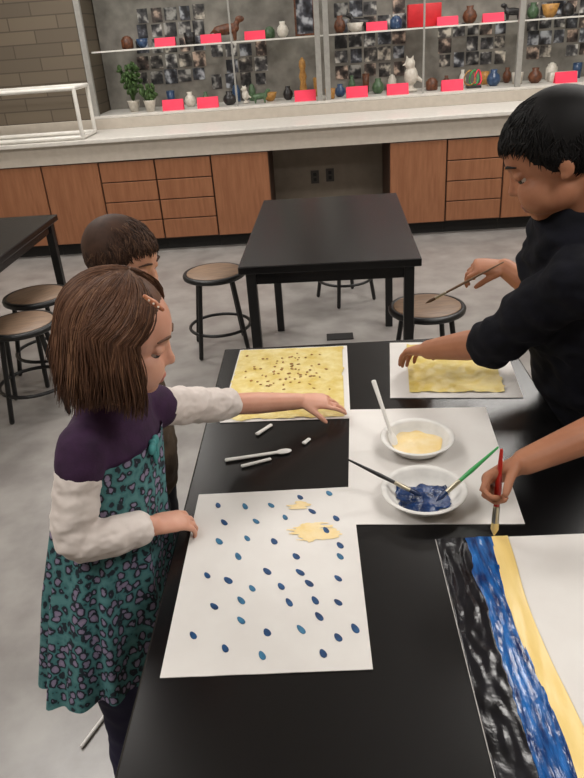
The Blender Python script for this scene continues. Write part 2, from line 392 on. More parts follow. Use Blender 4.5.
vase(330, 90, 6.42, FL, .08, .045, 'ceramic_y', 'ochre cup on the case floor beside the mullion', 'cup', 'cup', CUP)
vase(470, 10, 6.55, SH, .13, .06, 'ceramic_n', 'brown clay vase on the upper shelf near the right mullion')
vase(494, 72, 6.55, FL, .13, .06, 'ceramic_b', 'blue glazed vase on the case floor left of the right mullion')
vase(536, 66, 6.55, FL, .12, .06, 'ceramic_n', 'brown glazed pot on the case floor right of the right mullion', 'pot', 'pot')
vase(550, 12, 6.52, SH, .1, .07, 'ceramic_y', 'ochre bowl on the upper shelf at the right end', 'bowl', 'small_bowl', BOWL)
vase(518, 70, 6.6, FL, .09, .05, 'ceramic_w', 'white cup on the case floor under the right mullion', 'cup', 'cup', CUP)
vase(190, 40, 6.6, SH, .09, .05, 'ceramic_d', 'dark cup on the upper shelf in front of the left photos', 'cup', 'cup', CUP)
vase(128, 48, 6.6, SH, .10, .05, 'ceramic_n', 'brown jar on the upper shelf at the left end', 'jar', 'jar', JAR)
vase(270, 95, 6.6, FL, .07, .06, 'ceramic_y', 'low ochre bowl on the case floor left of the carved figure', 'bowl', 'small_bowl', BOWL)
vase(143, 48, 6.5, SH, .07, .05, 'ceramic_b', 'blue bowl on the upper shelf beside the brown jar', 'bowl', 'small_bowl', BOWL)
vase(270, 38, 6.7, SH, .09, .045, 'ceramic_g', 'green jar on the upper shelf beside the pale slim vase', 'jar', 'jar', JAR)
vase(340, 32, 6.6, SH, .13, .05, 'ceramic_n', 'brown vase on the upper shelf directly right of the mullion')
vase(396, 25, 6.6, SH, .10, .05, 'ceramic_b', 'blue jar on the upper shelf left of the red box', 'jar', 'jar', JAR)
vase(533, 12, 6.72, SH, .12, .05, 'ceramic_g', 'green vase on the upper shelf right of the right mullion')
vase(568, 8, 6.7, SH, .10, .05, 'ceramic_d', 'dark jar on the upper shelf at the right edge', 'jar', 'jar', JAR)
vase(378, 88, 6.6, FL, .12, .055, 'ceramic_g', 'green vase on the case floor between two pink cards')
vase(432, 80, 6.55, FL, .10, .05, 'ceramic_n', 'brown jar on the case floor right of the white bird figure', 'jar', 'jar', JAR)
vase(190, 98, 6.6, FL, .12, .05, 'ceramic_w', 'white vase on the case floor behind the two left pink cards')
vase(288, 94, 6.6, FL, .11, .045, 'ceramic_d', 'dark slim vase on the case floor left of the carved figure')
vase(552, 66, 6.75, FL, .14, .05, 'ceramic_w', 'white jar on the case floor near the right edge', 'jar', 'jar', JAR)
for px in (170, 205, 236, 252, 318, 352, 366, 392, 446, 462, 484, 506, 575):
    pr = random.choice((JAR, CUP, None)); h = random.uniform(.08, .17)
    vase(px, 90, 6.76, FL, h, random.uniform(.03, .042), random.choice(('ceramic_w', 'ceramic_y', 'ceramic_n', 'ceramic_g', 'ceramic_b')),
         'small clay ornament half hidden in the back row on the case floor', 'ornament', 'clay_ornament', pr, 'ornaments in the back row of the case floor')
def animal(px, py, y, z, s, m, label, flip=1):
    x = cx(px, py, y); bb = B(); f = flip
    tube(bb, [(x-.07*s*f, y, z+.075*s), (x, y, z+.08*s), (x+.06*s*f, y, z+.085*s)], [.03*s, .038*s, .032*s])
    for dx in (-.06, .055):
        for dy in (-.02, .02): tube(bb, [(x+dx*s*f, y+dy*s, z+.07*s), (x+dx*s*f, y+dy*s, z+.012*s)], [.016*s, .011*s])
    tube(bb, [(x+.06*s*f, y, z+.09*s), (x+.085*s*f, y, z+.13*s)], [.024*s, .018*s])
    ell(bb, (x+.10*s*f, y, z+.14*s), (.034*s, .022*s, .022*s))
    tube(bb, [(x-.085*s*f, y, z+.085*s), (x-.12*s*f, y, z+.06*s)], [.01*s, .006*s])
    me = remesh(bb, .006, 2); o = link_mesh('animal_figurine', me, m); return tag(o, label, 'figurine')
animal(227, 33, 6.55, SH, 1.15, M['ceramic_n'], 'brown clay animal figurine on the upper shelf left of the mullion')
animal(513, 14, 6.6, SH, .8, M['ceramic_d'], 'small dark animal figurine on the upper shelf at the right mullion', -1)
animal(260, 96, 6.45, FL, .7, M['ceramic_g'], 'small green animal figurine on the case floor beside the low ochre bowl')
animal(360, 32, 6.72, SH, .9, M['ceramic_d'], 'dark animal figurine on the upper shelf behind the small white bowl', -1)
def bird(px, py, y, z, s, m, label):
    x = cx(px, py, y); bb = B()
    lathe(bb, [(.055*s, .003), (.055*s, .02*s), (.02*s, .03*s), (.02*s, .06*s)], (x, y, z), 18)
    ell(bb, (x, y, z+.12*s), (.055*s, .05*s, .075*s)); ell(bb, (x-.01*s, y-.01*s, z+.21*s), .042*s)
    tube(bb, [(x-.045*s, y-.02*s, z+.21*s), (x-.075*s, y-.035*s, z+.2*s)], [.012*s, .003*s])
    tube(bb, [(x+.05*s, y, z+.1*s), (x+.1*s, y, z+.07*s)], [.02*s, .01*s])
    for q in (-.02, .02): tube(bb, [(x-.01*s+q*s, y, z+.24*s), (x-.01*s+1.3*q*s, y, z+.27*s)], [.012*s, .004*s])
    return tag(link_mesh('bird_figurine', remesh(bb, .006, 2), m), label, 'figurine')
bird(411, 75, 6.55, FL, 1.05, M['ceramic_w'], 'white bird figurine on a round foot standing on the case floor')
bird(245, 92, 6.55, FL, .55, M['ceramic_w'], 'small pale bird figurine next to the dark round pot')
x = cx(303, 80, 6.55); bb = B()
lathe(bb, [(.05, 0), (.05, .02), (.025, .03), (.032, .09), (.022, .14), (.034, .18), (.02, .23), (.03, .26), (.026, .30), (.005, .33)], (x, 6.55, FL), 16)
tag(obj('carved_figure', bb, M['ceramic_y']), 'tall slim ochre carved figure on the case floor left of the mullion', 'figurine')
x = cx(305, 25, 6.6); t = empty('picture_frame', (x, 6.6, SH), 'upright framed picture on the upper shelf left of the mullion', 'picture frame')
bb = B()
for a in ((-.085, -.07, 0, .32), (.07, .085, 0, .32), (-.0705, .0705, 0, .015), (-.0705, .0705, .305, .32)): box(bb, x+a[0], x+a[1], 6.59, 6.61, SH+a[2], SH+a[3])
bmesh.ops.remove_doubles(bb, verts=bb.verts, dist=.001)
obj('frame', bb, M['ceramic_n'], t, False); obj('picture', box(B(), x-.07, x+.07, 6.598, 6.606, SH+.015, SH+.305), M['photo'], t, False)
def plant(px, py, y, z, h, n, label):
    x = cx(px, py, y); t = empty('potted_plant', (x, y, z), label, 'plant')
    bb = B(); lathe(bb, [(.035, 0), (.05, .08), (.055, .09), (.048, .09), (.04, .05)], (x, y, z), 18); obj('pot', bb, M['ceramic_w'], t)
    bb = B()
    for i in range(n):
        a = random.uniform(0, 2*pi); r = random.uniform(.02, .09); hh = h*random.uniform(.5, 1)
        p1 = V((x+r*.4*math.cos(a), y+r*.4*math.sin(a), z+.07+hh*.5)); p2 = V((x+r*math.cos(a), y+r*math.sin(a), z+.07+hh))
        tube(bb, [(x, y, z+.07), p1, p2], [.003, .0025, .002], seg=5)
        for k in range(3):
            q = p1.lerp(p2, k/2); ell(bb, q, (.024, .012, .03), Matrix.Rotation(random.uniform(0, 3), 3, 'X') @ Matrix.Rotation(a, 3, 'Z'), u=8, v=6)
    obj('foliage', bb, M['green'], t)
plant(134, 105, 6.5, FL, .30, 26, 'tall leafy plant in a pale pot at the left of the display case')
plant(150, 104, 6.42, FL, .13, 12, 'short leafy plant in a pale pot beside the taller one')
x = cx(474, 74, 6.5); t = empty('wire_sculpture', (x, 6.5, FL), 'small colourful looped sculpture on a block on the case floor', 'sculpture')
obj('base', box(B(), x-.06, x+.06, 6.46, 6.54, FL, FL+.02, .003), M['ceramic_d'], t, False)
for k, m in enumerate(('ceramic_y', 'green_handle', 'pink')):
    pts = [V((x+(k-1)*.035+.045*math.cos(a)*(1-.2*k), 6.5+.02*math.sin(2*a), FL+.08+.058*math.sin(a))) for a in [i*2*pi/16-pi/2 for i in range(17)]]
    obj('loop', tube(B(), pts, [.006]*17, seg=6), M[m], t)
x = cx(566, 72, 6.42); tag(obj('tray', box(B(), x-.1, x+.13, 6.50, 6.6, FL, FL+.075, .01), M['ceramic_w']), 'pale shallow box behind the rightmost pink card on the case floor', 'box')
XF = -1.775; zb = .919
t = empty('white_tube_frame', (-2.2, 5.9, zb), 'white tubular frame standing on the left end of the counter', 'rack')
for y in (5.665, 6.02):
    for x in (-2.85, XF): obj('post', tube(B(), [(x, y, zb+.016), (x, y, 1.285)], [.016, .016], seg=10), M['white_metal'], t)
for z in (zb+.017, 1.285):
    for y in (5.665, 6.02): obj('rail', tube(B(), [(-2.85, y, z), (XF, y, z)], [.016, .016], seg=10), M['white_metal'], t)
    for x in (-2.85, XF): obj('rail', tube(B(), [(x, 5.665, z), (x, 6.02, z)], [.016, .016], seg=10), M['white_metal'], t)

# ------------------------------------------------------------------ tables and stools
def table(x0, x1, y0, y1, label, rot=0, h=.75):
    c = V(((x0+x1)/2, (y0+y1)/2, 0)); t = empty('work_table', c, label, 'table')
    a, d = (x1-x0)/2, (y1-y0)/2
    obj('tabletop', box(B(), -a, a, -d, d, h-.032, h, .004), M['black'], t, False, False)
    i = .035
    for q in ((-a+i, a-i, -d+i, -d+i+.02), (-a+i, a-i, d-i-.02, d-i), (-a+i, -a+i+.02, -d+i, d-i), (a-i-.02, a-i, -d+i, d-i)):
        obj('apron', box(B(), *q, h-.085, h-.032), M['black'], t, False, False)
    for sx in (-1, 1):
        for sy in (-1, 1):
            px, py = sx*(a-.045), sy*(d-.045)
            obj('leg', box(B(), px-.02, px+.02, py-.02, py+.02, 0, h-.032, .003), M['black_metal'], t, False, False)
    t.rotation_euler.z = rot; return t
table(-.29, .52, .18, 1.875, 'long black table in front where the children paint')
table(-.305, .415, 2.655, 3.86, 'empty black table in the middle of the room', -.03)
table(-2.2, -1.43, 2.48, 3.85, 'black table cut off by the left edge, with two stools beside it')
def stool(loc, label, rot=0):
    t = empty('stool', (0, 0, 0), label, 'stool', 'round wooden seated stools')
    bb = B(); lathe(bb, [(.05, .418), (.158, .418), (.168, .424), (.17, .436), (.165, .446), (.15, .448), (.148, .444)], seg=40); obj('seat_rim', bb, M['black_metal'], t)
    bb = B(); lathe(bb, [(.06, .43), (.1475, .43), (.1475, .447), (.144, .449), (.05, .449)], seg=40); obj('seat', bb, M['stool_seat'], t)
    for k in range(4):
        a = k*pi/2+pi/4; c, s = math.cos(a), math.sin(a)
        obj('leg', tube(B(), [(.12*c, .12*s, .42), (.155*c, .155*s, .2), (.185*c, .185*s, .012)], [.012]*3, seg=10), M['black_metal'], t)
    pts = [V((.166*math.cos(a), .166*math.sin(a), .14)) for a in [i*2*pi/32 for i in range(33)]]
    obj('foot_ring', tube(B(), pts, [.009]*33, seg=8, lat=(0, 0, 1)), M['black_metal'], t)
    t.location = loc; t.rotation_euler.z = rot; return t
def sp(px, py): p = at_z(px, py, .449); return (p.x, p.y, 0)
s0 = stool(sp(214, 271), 'round stool at the left side of the empty middle table', .2)
dup(s0, (.16, 4.30, 0), .5, 'round stool tucked at the far end of the middle table, only legs showing')
p = sp(427, 305); dup(s0, p, .1, 'round stool at the right side of the middle table, near the boy')
dup(s0, sp(36, 294), .9, 'round stool beside the left table, the farther of the two')
dup(s0, sp(20, 322), .3, 'round stool beside the left table, nearer one behind the girl')
p = at_z(340, 337, 0)
tt = empty('floor_box', (p.x, p.y, 0), 'dark rectangular floor outlet cover in front of the middle table', 'floor outlet')
obj('cover', box(B(), p.x-.075, p.x+.075, p.y-.045, p.y+.045, .0005, .006, .002), M['toe'], tt, False)
a = at_z(82, 746, .006); c = at_z(112, 706, .006)
tag(obj('white_rod', tube(B(), [a, c], [.005, .005], seg=8), M['plastic']), 'thin white rod lying on the floor beside the girl', 'rod')

# ------------------------------------------------------------------ papers
ZT = .7505
def sheet(cxx, cy, w, h, rot, label, cat='painting'):
    t = empty('painting' if cat == 'painting' else 'paper_sheet', (cxx, cy, ZT), label, cat)
    bb = B(); n = 14; m = Matrix.Rotation(rot, 3, 'Z'); g = []
    for lay in (0, 1):
        g.append([[bb.verts.new(m @ V((-w/2+w*i/n, -h/2+h*j/n, 0)) + V((cxx, cy, ZT+.0012*lay+.0006*noise.noise((i*.5, j*.5, cxx*9))+.0003))) for j in range(n+1)] for i in range(n+1)])
    for lay in (0, 1):
        for i in range(n):
            for j in range(n): bb.faces.new((g[lay][i][j], g[lay][i+1][j], g[lay][i+1][j+1], g[lay][i][j+1]))
    for i in range(n):
        for a, b2 in (((i, 0), (i+1, 0)), ((i, n), (i+1, n)), ((0, i), (0, i+1)), ((n, i), (n, i+1))):
            bb.faces.new((g[0][a[0]][a[1]], g[0][b2[0]][b2[1]], g[1][b2[0]][b2[1]], g[1][a[0]][a[1]]))
    obj('paper', bb, M['paper'], t, False)
    def loc(u, v, z=0): return m @ V((-w/2+w*u, -h/2+h*v, 0)) + V((cxx, cy, ZT+.0024+z))
    return t, loc
def patch(name, t, loc, m, mask, nx, ny, amp=.0012, fs=60, st=(1, 1)):
    bb = B(); vv = {}
    def vert(i, j):
        if (i, j) not in vv:
            p = loc(i/nx, j/ny); p.z += amp*(.6+noise.noise((p.x*fs*st[0], p.y*fs*st[1], 0))) if amp else 0; p.z = max(p.z, ZT+.0022); vv[i, j] = bb.verts.new(p)
        return vv[i, j]
    for i in range(nx):
        for j in range(ny):
            if mask((i+.5)/nx, (j+.5)/ny): bb.faces.new((vert(i, j), vert(i+1, j), vert(i+1, j+1), vert(i, j+1)))
    return obj(name, bb, m, t)
def band(name, t, loc, m, lo, hi, n, k, amp, fs, st):
    bb = B(); rows = []
    for j in range(n+1):
        v = j/n; row = []
        for i in range(k+1):
            p = loc(lo(v)+(hi(v)-lo(v))*i/k, v); e = 0 if i in (0, k) else 1
            p.z += amp*e*(.6+noise.noise((p.x*fs*st[0], p.y*fs*st[1], 0))); p.z = max(p.z, ZT+.0022); row.append(bb.verts.new(p))
        rows.append(row)
    for j in range(n):
        for i in range(k): bb.faces.new((rows[j][i], rows[j][i+1], rows[j+1][i+1], rows[j+1][i]))
    return obj(name, bb, m, t)
nz = lambda u, v, s, k=0: noise.noise((u*s, v*s, k))
t, loc = sheet(-.109, .928, .307, .447, .012, 'white sheet with blue fingerprint dots and yellow smears in front of the girl')
dots = [(218, 505), (245, 506), (271, 505), (300, 497), (329, 493), (256, 521), (285, 517), (312, 511), (224, 522), (336, 518), (219, 541), (247, 538), (274, 541), (238, 556), (267, 571), (340, 556), (338, 578),
        (207, 575), (228, 580), (252, 588), (281, 586), (309, 583), (289, 602), (315, 600), (338, 602), (214, 606), (241, 600), (241, 620), (267, 632), (301, 629), (319, 616), (355, 628), (338, 637), (193, 635), (210, 608), (225, 648), (262, 655), (323, 653), (192, 647), (326, 530), (340, 545), (296, 556), (300, 572)]
dots.remove((210, 608)); dots.remove((192, 647))
def teardrop(p, rx, ry, rot):
    bb = B(); n = 18; R = Matrix.Rotation(rot, 3, 'Z'); top = []; low = []
    for k in range(n):
        a = 2*pi*k/n; s = math.sin(a); w = rx*math.cos(a)*(1-.35*(s*.5+.5)); q = R @ V((w, ry*s, 0))
        low.append(bb.verts.new(p+q-V((0, 0, .0006)))); top.append(bb.verts.new(p+q*.93+V((0, 0, .0002))))
    for k in range(n): bb.faces.new((low[k], low[(k+1) % n], top[(k+1) % n], top[k]))
    bb.faces.new(top); bb.faces.new(low[::-1]); return bb
for px, py in dots:
    p = at_z(px, py, ZT+.0026)
    obj('paint_dot', teardrop(p, random.uniform(.0052, .0066), random.uniform(.0085, .0108), random.uniform(.35, .75)), M['blue_dot' if random.random() < .7 else 'teal_dot'], t, False)
def smear(lst): return lambda u, v: any(((u-a)/ra)**2+((v-b2)/rb)**2 < 1+1.2*noise.noise((u*12, v*90, 0))+.6*nz(u, v, 20, 4) for a, b2, ra, rb in lst)
patch('yellow_smear', t, loc, M['yellow_soft'], smear([(.74, .70, .13, .055), (.80, .675, .09, .03)]), 200, 280, .0003)
patch('yellow_smear', t, loc, M['yellow_soft'], smear([(.66, .88, .065, .028)]), 200, 280, .0003)
t, loc = sheet(.20, 1.243, .318, .435, -.06, 'blank white sheet under the two paint bowls', 'paper')
t, loc = sheet(-.094, 1.643, .31, .42, -.03, 'yellow painted sheet with brown specks under the girl\'s reaching hand')
patch('yellow_paint', t, loc, M['yellow'], lambda u, v: .012+.02*nz(v, 0, 9) < u < .955+.03*nz(v, 1, 10) and .02+.03*nz(u, 2, 9) < v < .985, 90, 110, .0018, 50)
for i in range(92):
    u = random.gauss(.47, .18); v = random.gauss(.56, .17)
    if .08 < u < .9 and .1 < v < .93: obj('paint_speck', ell(B(), loc(u, v, .0018), (random.uniform(.0025, .006), random.uniform(.0025, .0045), .0012), Matrix.Rotation(random.uniform(0, 3), 3, 'Z'), u=8, v=5), M['brown_speck'], t)
t, loc = sheet(.33, 1.67, .315, .335, -.10, 'white sheet with a thick yellow painted square in front of the boy')
patch('yellow_square', t, loc, M['yellow_thick'], lambda u, v: .15+.008*nz(v, 0, 9) < u < .88+.008*nz(v, 1, 9) and .08+.008*nz(u, 2, 9) < v < .93+.008*nz(u, 3, 9), 80, 80, .004, 40)
t, loc = sheet(.338, .752, .316, .462, 0, 'white sheet painted with black, blue and yellow bands at the table\'s near corner')
e1 = lambda v: .16+.025*nz(v, 1, 7)+.012*nz(v, 5, 24)
e3 = lambda v: .285+.016*math.sin(v*7.0+.6); e4 = lambda v: e3(v)+.10+.012*nz(v, 3, 4)
band('black_band', t, loc, M['blackpaint'], lambda v: .003, lambda v: e1(v)+.004, 220, 40, .0018, 60, (1.4, .5))
band('blue_band', t, loc, M['blue'], e1, lambda v: e3(v)+.012, 220, 40, .0020, 65, (1.6, .4))
band('yellow_band', t, loc, M['yellow_wave'], e3, e4, 220, 30, .0028, 40, (1.4, .3))
def bowl(c, r, label, m, kind):
    t = empty('foam_bowl', c, label, 'bowl')
    bb = B(); lathe(bb, [(r*.60, 0), (r*.66, .002), (r*.80, .014), (r*.87, .024), (r*.90, .0262), (r*.99, .0270), (r*1.0, .0278), (r*.985, .0288), (r*.89, .0278), (r*.85, .025), (r*.78, .0145), (r*.64, .0035), (r*.2, .003)], c, 48); obj('shell', bb, M['foam'], t)
    bb = B(); nr, na = 18, 72; vs = []
    for i in range(nr+1):
        row = []
        for k in range(na):
            a = 2*pi*k/na; rm = r*(.61 if kind else .68)*(1+(.34 if kind else .10)*noise.noise((math.cos(a)*1.9, math.sin(a)*1.9, 2+kind*5))+(.08 if kind else 0)*noise.noise((math.cos(a)*6, math.sin(a)*6, 9)))
            rm = min(rm, r*.77)
            q = rm*(.05+.95*i/nr); base = .0055 if q < r*.64 else .0055+(q-r*.64)/(r*.14)*.0112
            z = base+.003*(1-(i/nr)**3)+.003*noise.noise((q*math.cos(a)*60, q*math.sin(a)*60, 3))*(1-(i/nr)**2)+.0006
            row.append(bb.verts.new((c[0]+q*math.cos(a), c[1]+q*math.sin(a), c[2]+z)))
        vs.append(row)
    for i in range(nr):
        for k in range(na): bb.faces.new((vs[i][k], vs[i][(k+1) % na], vs[i+1][(k+1) % na], vs[i+1][k]))
    bb.faces.new(vs[0]); obj('paint', bb, m, t)
zb = ZT+.003
bowl((.190, 1.286, zb), .078, 'white foam bowl of pale yellow paint on the blank sheet', M['yellow_soft'], 0)
bowl((.176, 1.096, zb), .081, 'white foam bowl of dark blue paint on the blank sheet', M['blue_pool'], 1)
def brush(tip, end, m, label, r=.0042, tipm=None, group=None):
    tip, end = V(tip), V(end); d = (end-tip); L = d.length; d.normalize()
    t = empty('paint_brush', tip, label, 'paint brush', group)
    obj('handle', tube(B(), [tip+d*.052, tip+d*(.052+(L-.052)*.35), end], [r*.8, r, r*.45], seg=12), m, t)
    obj('ferrule', tube(B(), [tip+d*.026, tip+d*.056], [r*1.05, r*.95], seg=12), M['ferrule'], t)
    obj('bristles', tube(B(), [tip, tip+d*.012, tip+d*.03], [r*.3, r*1.15, r*1.0], seg=12), tipm or M['bristle'], t)
brush((.172, 1.091, .768), (.036, 1.130, .832), M['black_handle'], 'black handled paint brush resting on the rim of the blue paint bowl', .0042, M['blue_pool'])
brush((.196, 1.071, .770), (.312, 1.108, .858), M['green_handle'], 'green handled paint brush leaning out of the blue paint bowl', .0045, M['blue_pool'])
BT, BE = V((.283, .985, .7565)), V((.288, 1.000, .922))
brush(BT, BE, M['red_handle'], 'red handled paint brush held upright over the striped sheet', .0062, M['yellow_wave'])
brush((.268, 1.706, .922), (.465, 1.734, 1.010), M['blond_handle'], 'thin brown paint brush held in the air by the boy in the hoodie', .0035)
def spoon(a, b2, label, name='plastic_spoon', head=True, k=1.0):
    a, b2 = V(a), V(b2); d = (b2-a).normalized(); s = V((-d.y, d.x, 0)).normalized(); bb = B()
    tube(bb, [a, a.lerp(b2, .5), b2], [(.0058*k, .003), (.0046*k, .003), (.0048*k, .003)], lat=s, seg=12)
    if head:
        n = s.cross(d); rot = Matrix((d, s, n)).transposed()
        ell(bb, b2+d*.010, (.018, .0095, .0034), rot, u=20, v=12)
    return tag(obj(name, bb, M['plastic']), label, 'utensil')
p1 = at_z(226, 460, .7545); p2 = at_z(279, 452, .7545); spoon(p1, p2, 'longer white plastic spoon lying on the black table left of the blank sheet')
p1 = at_z(242, 466, .7545); p2 = at_z(270, 459, .7545); spoon(p1, p2, 'short broken white plastic stick lying just below the longer spoon', 'plastic_stick', False, .8)
p1 = at_z(257, 434, .7545); p2 = at_z(271, 425, .7545); spoon(p1, p2, 'small broken white plastic piece below the yellow sheet', 'plastic_scrap', False)
p1 = at_z(304, 443, .7545); p2 = at_z(309, 439, .7545); spoon(p1, p2, 'tiny white plastic chip on the black table by the blank sheet', 'plastic_scrap', False)
spoon((.105, 1.365, .878), (.137, 1.301, .778), 'white plastic spoon leaning upright in the yellow paint bowl')

# ------------------------------------------------------------------ people
def hand(bm, wr, d, n, side, L, curl, spread=.10, thumb=(.62, .72, -.3), tcurl=.35):
    wr = V(wr); d = V(d).normalized(); n = V(n); n = (n-d*n.dot(d)).normalized(); lat = n.cross(d)*side
    tube(bm, [wr-d*.04*L, wr+d*.12*L, wr+d*.32*L, wr+d*.50*L], [(.15*L, .12*L), (.19*L, .115*L), (.215*L, .10*L), (.205*L, .075*L)], lat=lat, seg=16)
    ell(bm, wr+d*.2*L+lat*.13*L-n*.03*L, (.1*L,)*3)
    lens = (.42, .47, .43, .34)
    for i in range(4):
        off = (.168, .056, -.056, -.165)[i]*L; back = (.01, 0, .01, .045)[i]*L
        p = wr+d*(.5*L-back)+lat*off-n*.01*L
        ang = (1.5-i)*spread; f = (d*math.cos(ang)+lat*math.sin(ang)).normalized()
        cu = curl[i] if isinstance(curl[0], (tuple, list)) else curl
        pts = [p-f*.06*L, p]; a = 0
        for seg, c in zip((.45, .31, .24), cu):
            a += c; p = p+(f*math.cos(a)-n*math.sin(a))*lens[i]*L*seg; pts.append(p)
        tube(bm, pts, [.048*L, .049*L, .046*L, .043*L, .036*L], seg=10)
    p0 = wr+d*.14*L+lat*.14*L-n*.02*L; v1 = (lat*thumb[0]+d*thumb[1]+n*thumb[2]).normalized()
    p1 = p0+v1*.25*L; v2 = (v1*math.cos(tcurl)+(d*.6-n*.8).normalized()*math.sin(tcurl)).normalized(); p2 = p1+v2*.2*L
    tube(bm, [p0, p0.lerp(p1, .6), p1, p1.lerp(p2, .6), p2], [.085*L, .066*L, .056*L, .054*L, .042*L], seg=10)

def pose(x, y, yaw, h):
    s = h/1.25; f = V((math.cos(yaw), math.sin(yaw), 0)); l = V((-math.sin(yaw), math.cos(yaw), 0))
    P = lambda a, b2, z: V((x, y, 0))+f*a*s+l*b2*s+V((0, 0, z*s))
    J = dict(s=s, f=f, l=l, root=V((x, y, 0)), head=P(.03, 0, 1.145), yaw=yaw, pitch=.3, roll=0, hs=.95*s**.5, neck=P(0, 0, 1.0), lat=l, L=.135*s, shr=.043,
             spine=[(P(0, 0, .56), .10*s, .085*s), (P(0, 0, .64), .112*s, .092*s), (P(.0, 0, .75), .098*s, .08*s), (P(.0, 0, .87), .112*s, .085*s), (P(0, 0, .95), .118*s, .075*s), (P(0, 0, .995), .085*s, .055*s)])
    for nme, q in (('R', -1), ('L', 1)):
        J['sh'+nme] = P(0, q*.125, .965); J['el'+nme] = P(-.05, q*.145, .77); J['wr'+nme] = P(-.05, q*.14, .61)
        J['hand'+nme] = dict(d=f*.15-V((0, 0, 1)), n=l*q+f*.2, curl=(.35, .4, .3))
        J['hip'+nme] = P(0, q*.058, .6); J['kn'+nme] = P(.01, q*.065, .34); J['an'+nme] = P(-.02, q*.07, .055)
    return J
ARM = (.037, .036, .030, .030, .021); LEG = (.066, .058, .044, .042, .030)
def path5(a, b2, c): return [a, a.lerp(b2, .5), b2, b2.lerp(c, .4), c]
def cut(a, b2, c, f0, f1, n=8):
    pts = []
    for i in range(n+1):
        f = f0+(f1-f0)*i/n; pts.append(a.lerp(b2, f) if f <= 1 else b2.lerp(c, f-1))
    return pts
def rad_at(R, f, s, infl):
    q = f*2; i = min(3, int(q)); return (R[i]+(R[i+1]-R[i])*(q-i))*s+infl
def limb_cloth(bm, a, b2, c, f0, f1, R, s, infl, cap='round', wob=.12):
    n = 12; pts = cut(a, b2, c, f0, f1, n)
    k = [V(p) for p in pts]
    for i in range(1, n): k[i] = (pts[i-1]+pts[i]*2+pts[i+1])/4
    tube(bm, k, [rad_at(R, f0+(f1-f0)*i/n, s, infl*(1+wob*math.sin(i*2.1))) for i in range(n+1)], seg=20, cap=cap)
def person(label, J, skin, lips, hair, hairkind):
    t = empty('person', J['root'], label, 'person'); s = J['s']; AR = J.get('arm', ARM)
    Mh = Matrix.Translation(J['head']) @ Matrix.Rotation(J['yaw'], 4, 'Z') @ Matrix.Rotation(J['pitch'], 4, 'Y') @ Matrix.Rotation(J['roll'], 4, 'X') @ Matrix.Scale(J['hs'], 4)
    J['Mh'] = Mh; bm = B()
    tube(bm, [q[0] for q in J['spine']], [(q[1], q[2]) for q in J['spine']], lat=J['lat'], seg=20)
    nb = Mh @ V((-.022, 0, -.055)); tube(bm, [J['neck']-V((0, 0, .03*s)), J['neck'].lerp(nb, .5), nb], [.044*s, .036*s, .040*s])
    h = lambda c, r: ell(bm, V(c), r, None, Mh)
    h((-.012, 0, .025), (.092, .074, .082)); h((.026, 0, -.033), (.056, .057, .064)); h((.053, 0, -.079), (.024, .026, .018))
    for q in (-1, 1):
        h((.042, q*.027, -.040), (.041, .037, .042)); h((-.012, q*.072, -.010), (.013, .007, .020)); h((-.004, q*.073, -.023), (.008, .006, .009))
        h((.0640, q*.031, .0062), (.0108, .0168, .0098)); h((.064, q*.031, -.0125), (.009, .015, .005)); h((.079, q*.008, -.026), (.008, .0075, .0065)); h((.016, q*.024, -.058), (.046, .030, .032))
    h((.064, 0, .024), (.014, .042, .014)); h((.0765, 0, -.055), (.0095, .018, .0055)); h((.0745, 0, -.065), (.0095, .015, .006))
    tube(bm, [Mh @ V((.071, 0, .008)), Mh @ V((.078, 0, -.010)), Mh @ V((.0855, 0, -.022))], [.008, .0085, .0100])
    for q in 'RL':
        tube(bm, path5(J['sh'+q], J['el'+q], J['wr'+q]), [a*s for a in AR]); ell(bm, J['sh'+q], J['shr']*s)
        hd = J['hand'+q]; hand(bm, J['wr'+q], hd['d'], hd['n'], 1 if q == 'R' else -1, J['L'], hd['curl'], hd.get('spread', .10), hd.get('thumb', (.62, .72, -.3)), hd.get('tcurl', .35))
        tube(bm, path5(J['hip'+q], J['kn'+q], J['an'+q]), [a*s for a in LEG])
        tube(bm, [J['an'+q]-J['f']*.02*s-V((0, 0, .015*s)), J['an'+q]+J['f']*.05*s-V((0, 0, .028*s)), J['an'+q]+J['f']*.11*s-V((0, 0, .035*s))], [.028*s, .026*s, .018*s])
    me = remesh(bm, .0029, 4); inv = Mh.inverted()
    bs = B(); bs.from_mesh(me); vs = []
    for v in bs.verts:
        q = inv @ v.co
        if q.length < .15 and q.z > -.13 and (q.x < .066 or (q.z > .03) or abs(q.y) > .024) and not (abs(q.y) > .064 and q.x < .01) and not (q.x > .045 and -.02 < q.z < .02): vs.append(v)
    for _ in range(14): bmesh.ops.smooth_vert(bs, verts=vs, factor=.5, use_axis_x=True, use_axis_y=True, use_axis_z=True)
    bs.to_mesh(me); bs.free()
    o = link_mesh('body', me, [skin, lips], t); off = wl(t)
    for p in me.polygons:
        q = inv @ (p.center+off)
        if q.x > .070 and abs(q.y) < .020 and -.072 < q.z < -.051: p.material_index = 1
    for q in (-1, 1):
        bb = B(); c = V((.0570, q*.031, -.003)); ell(bb, c, .0126, None, Mh, 24, 16)
        e = obj('eye', bb, [M['eye'], M['iris']], t); g = (Mh.to_3x3() @ V((1, q*.25, -.25))).normalized(); cc = Mh @ c-off
        for p in e.data.polygons:
            if (p.center-cc).normalized().dot(g) > .60: p.material_index = 1
    for q in (-1, 1):
        obj('eyebrow', tube(B(), [Mh @ V((.0785, q*.014, .026)), Mh @ V((.0755, q*.032, .030)), Mh @ V((.062, q*.05, .025))], [.0022, .0028, .0014], seg=8), hair[0], t)
    bb = B(); c0 = V((-.012, 0, .025))
    ell(bb, V((-.021, 0, .031)), (.092, .079, .084), None, Mh, 28, 18)
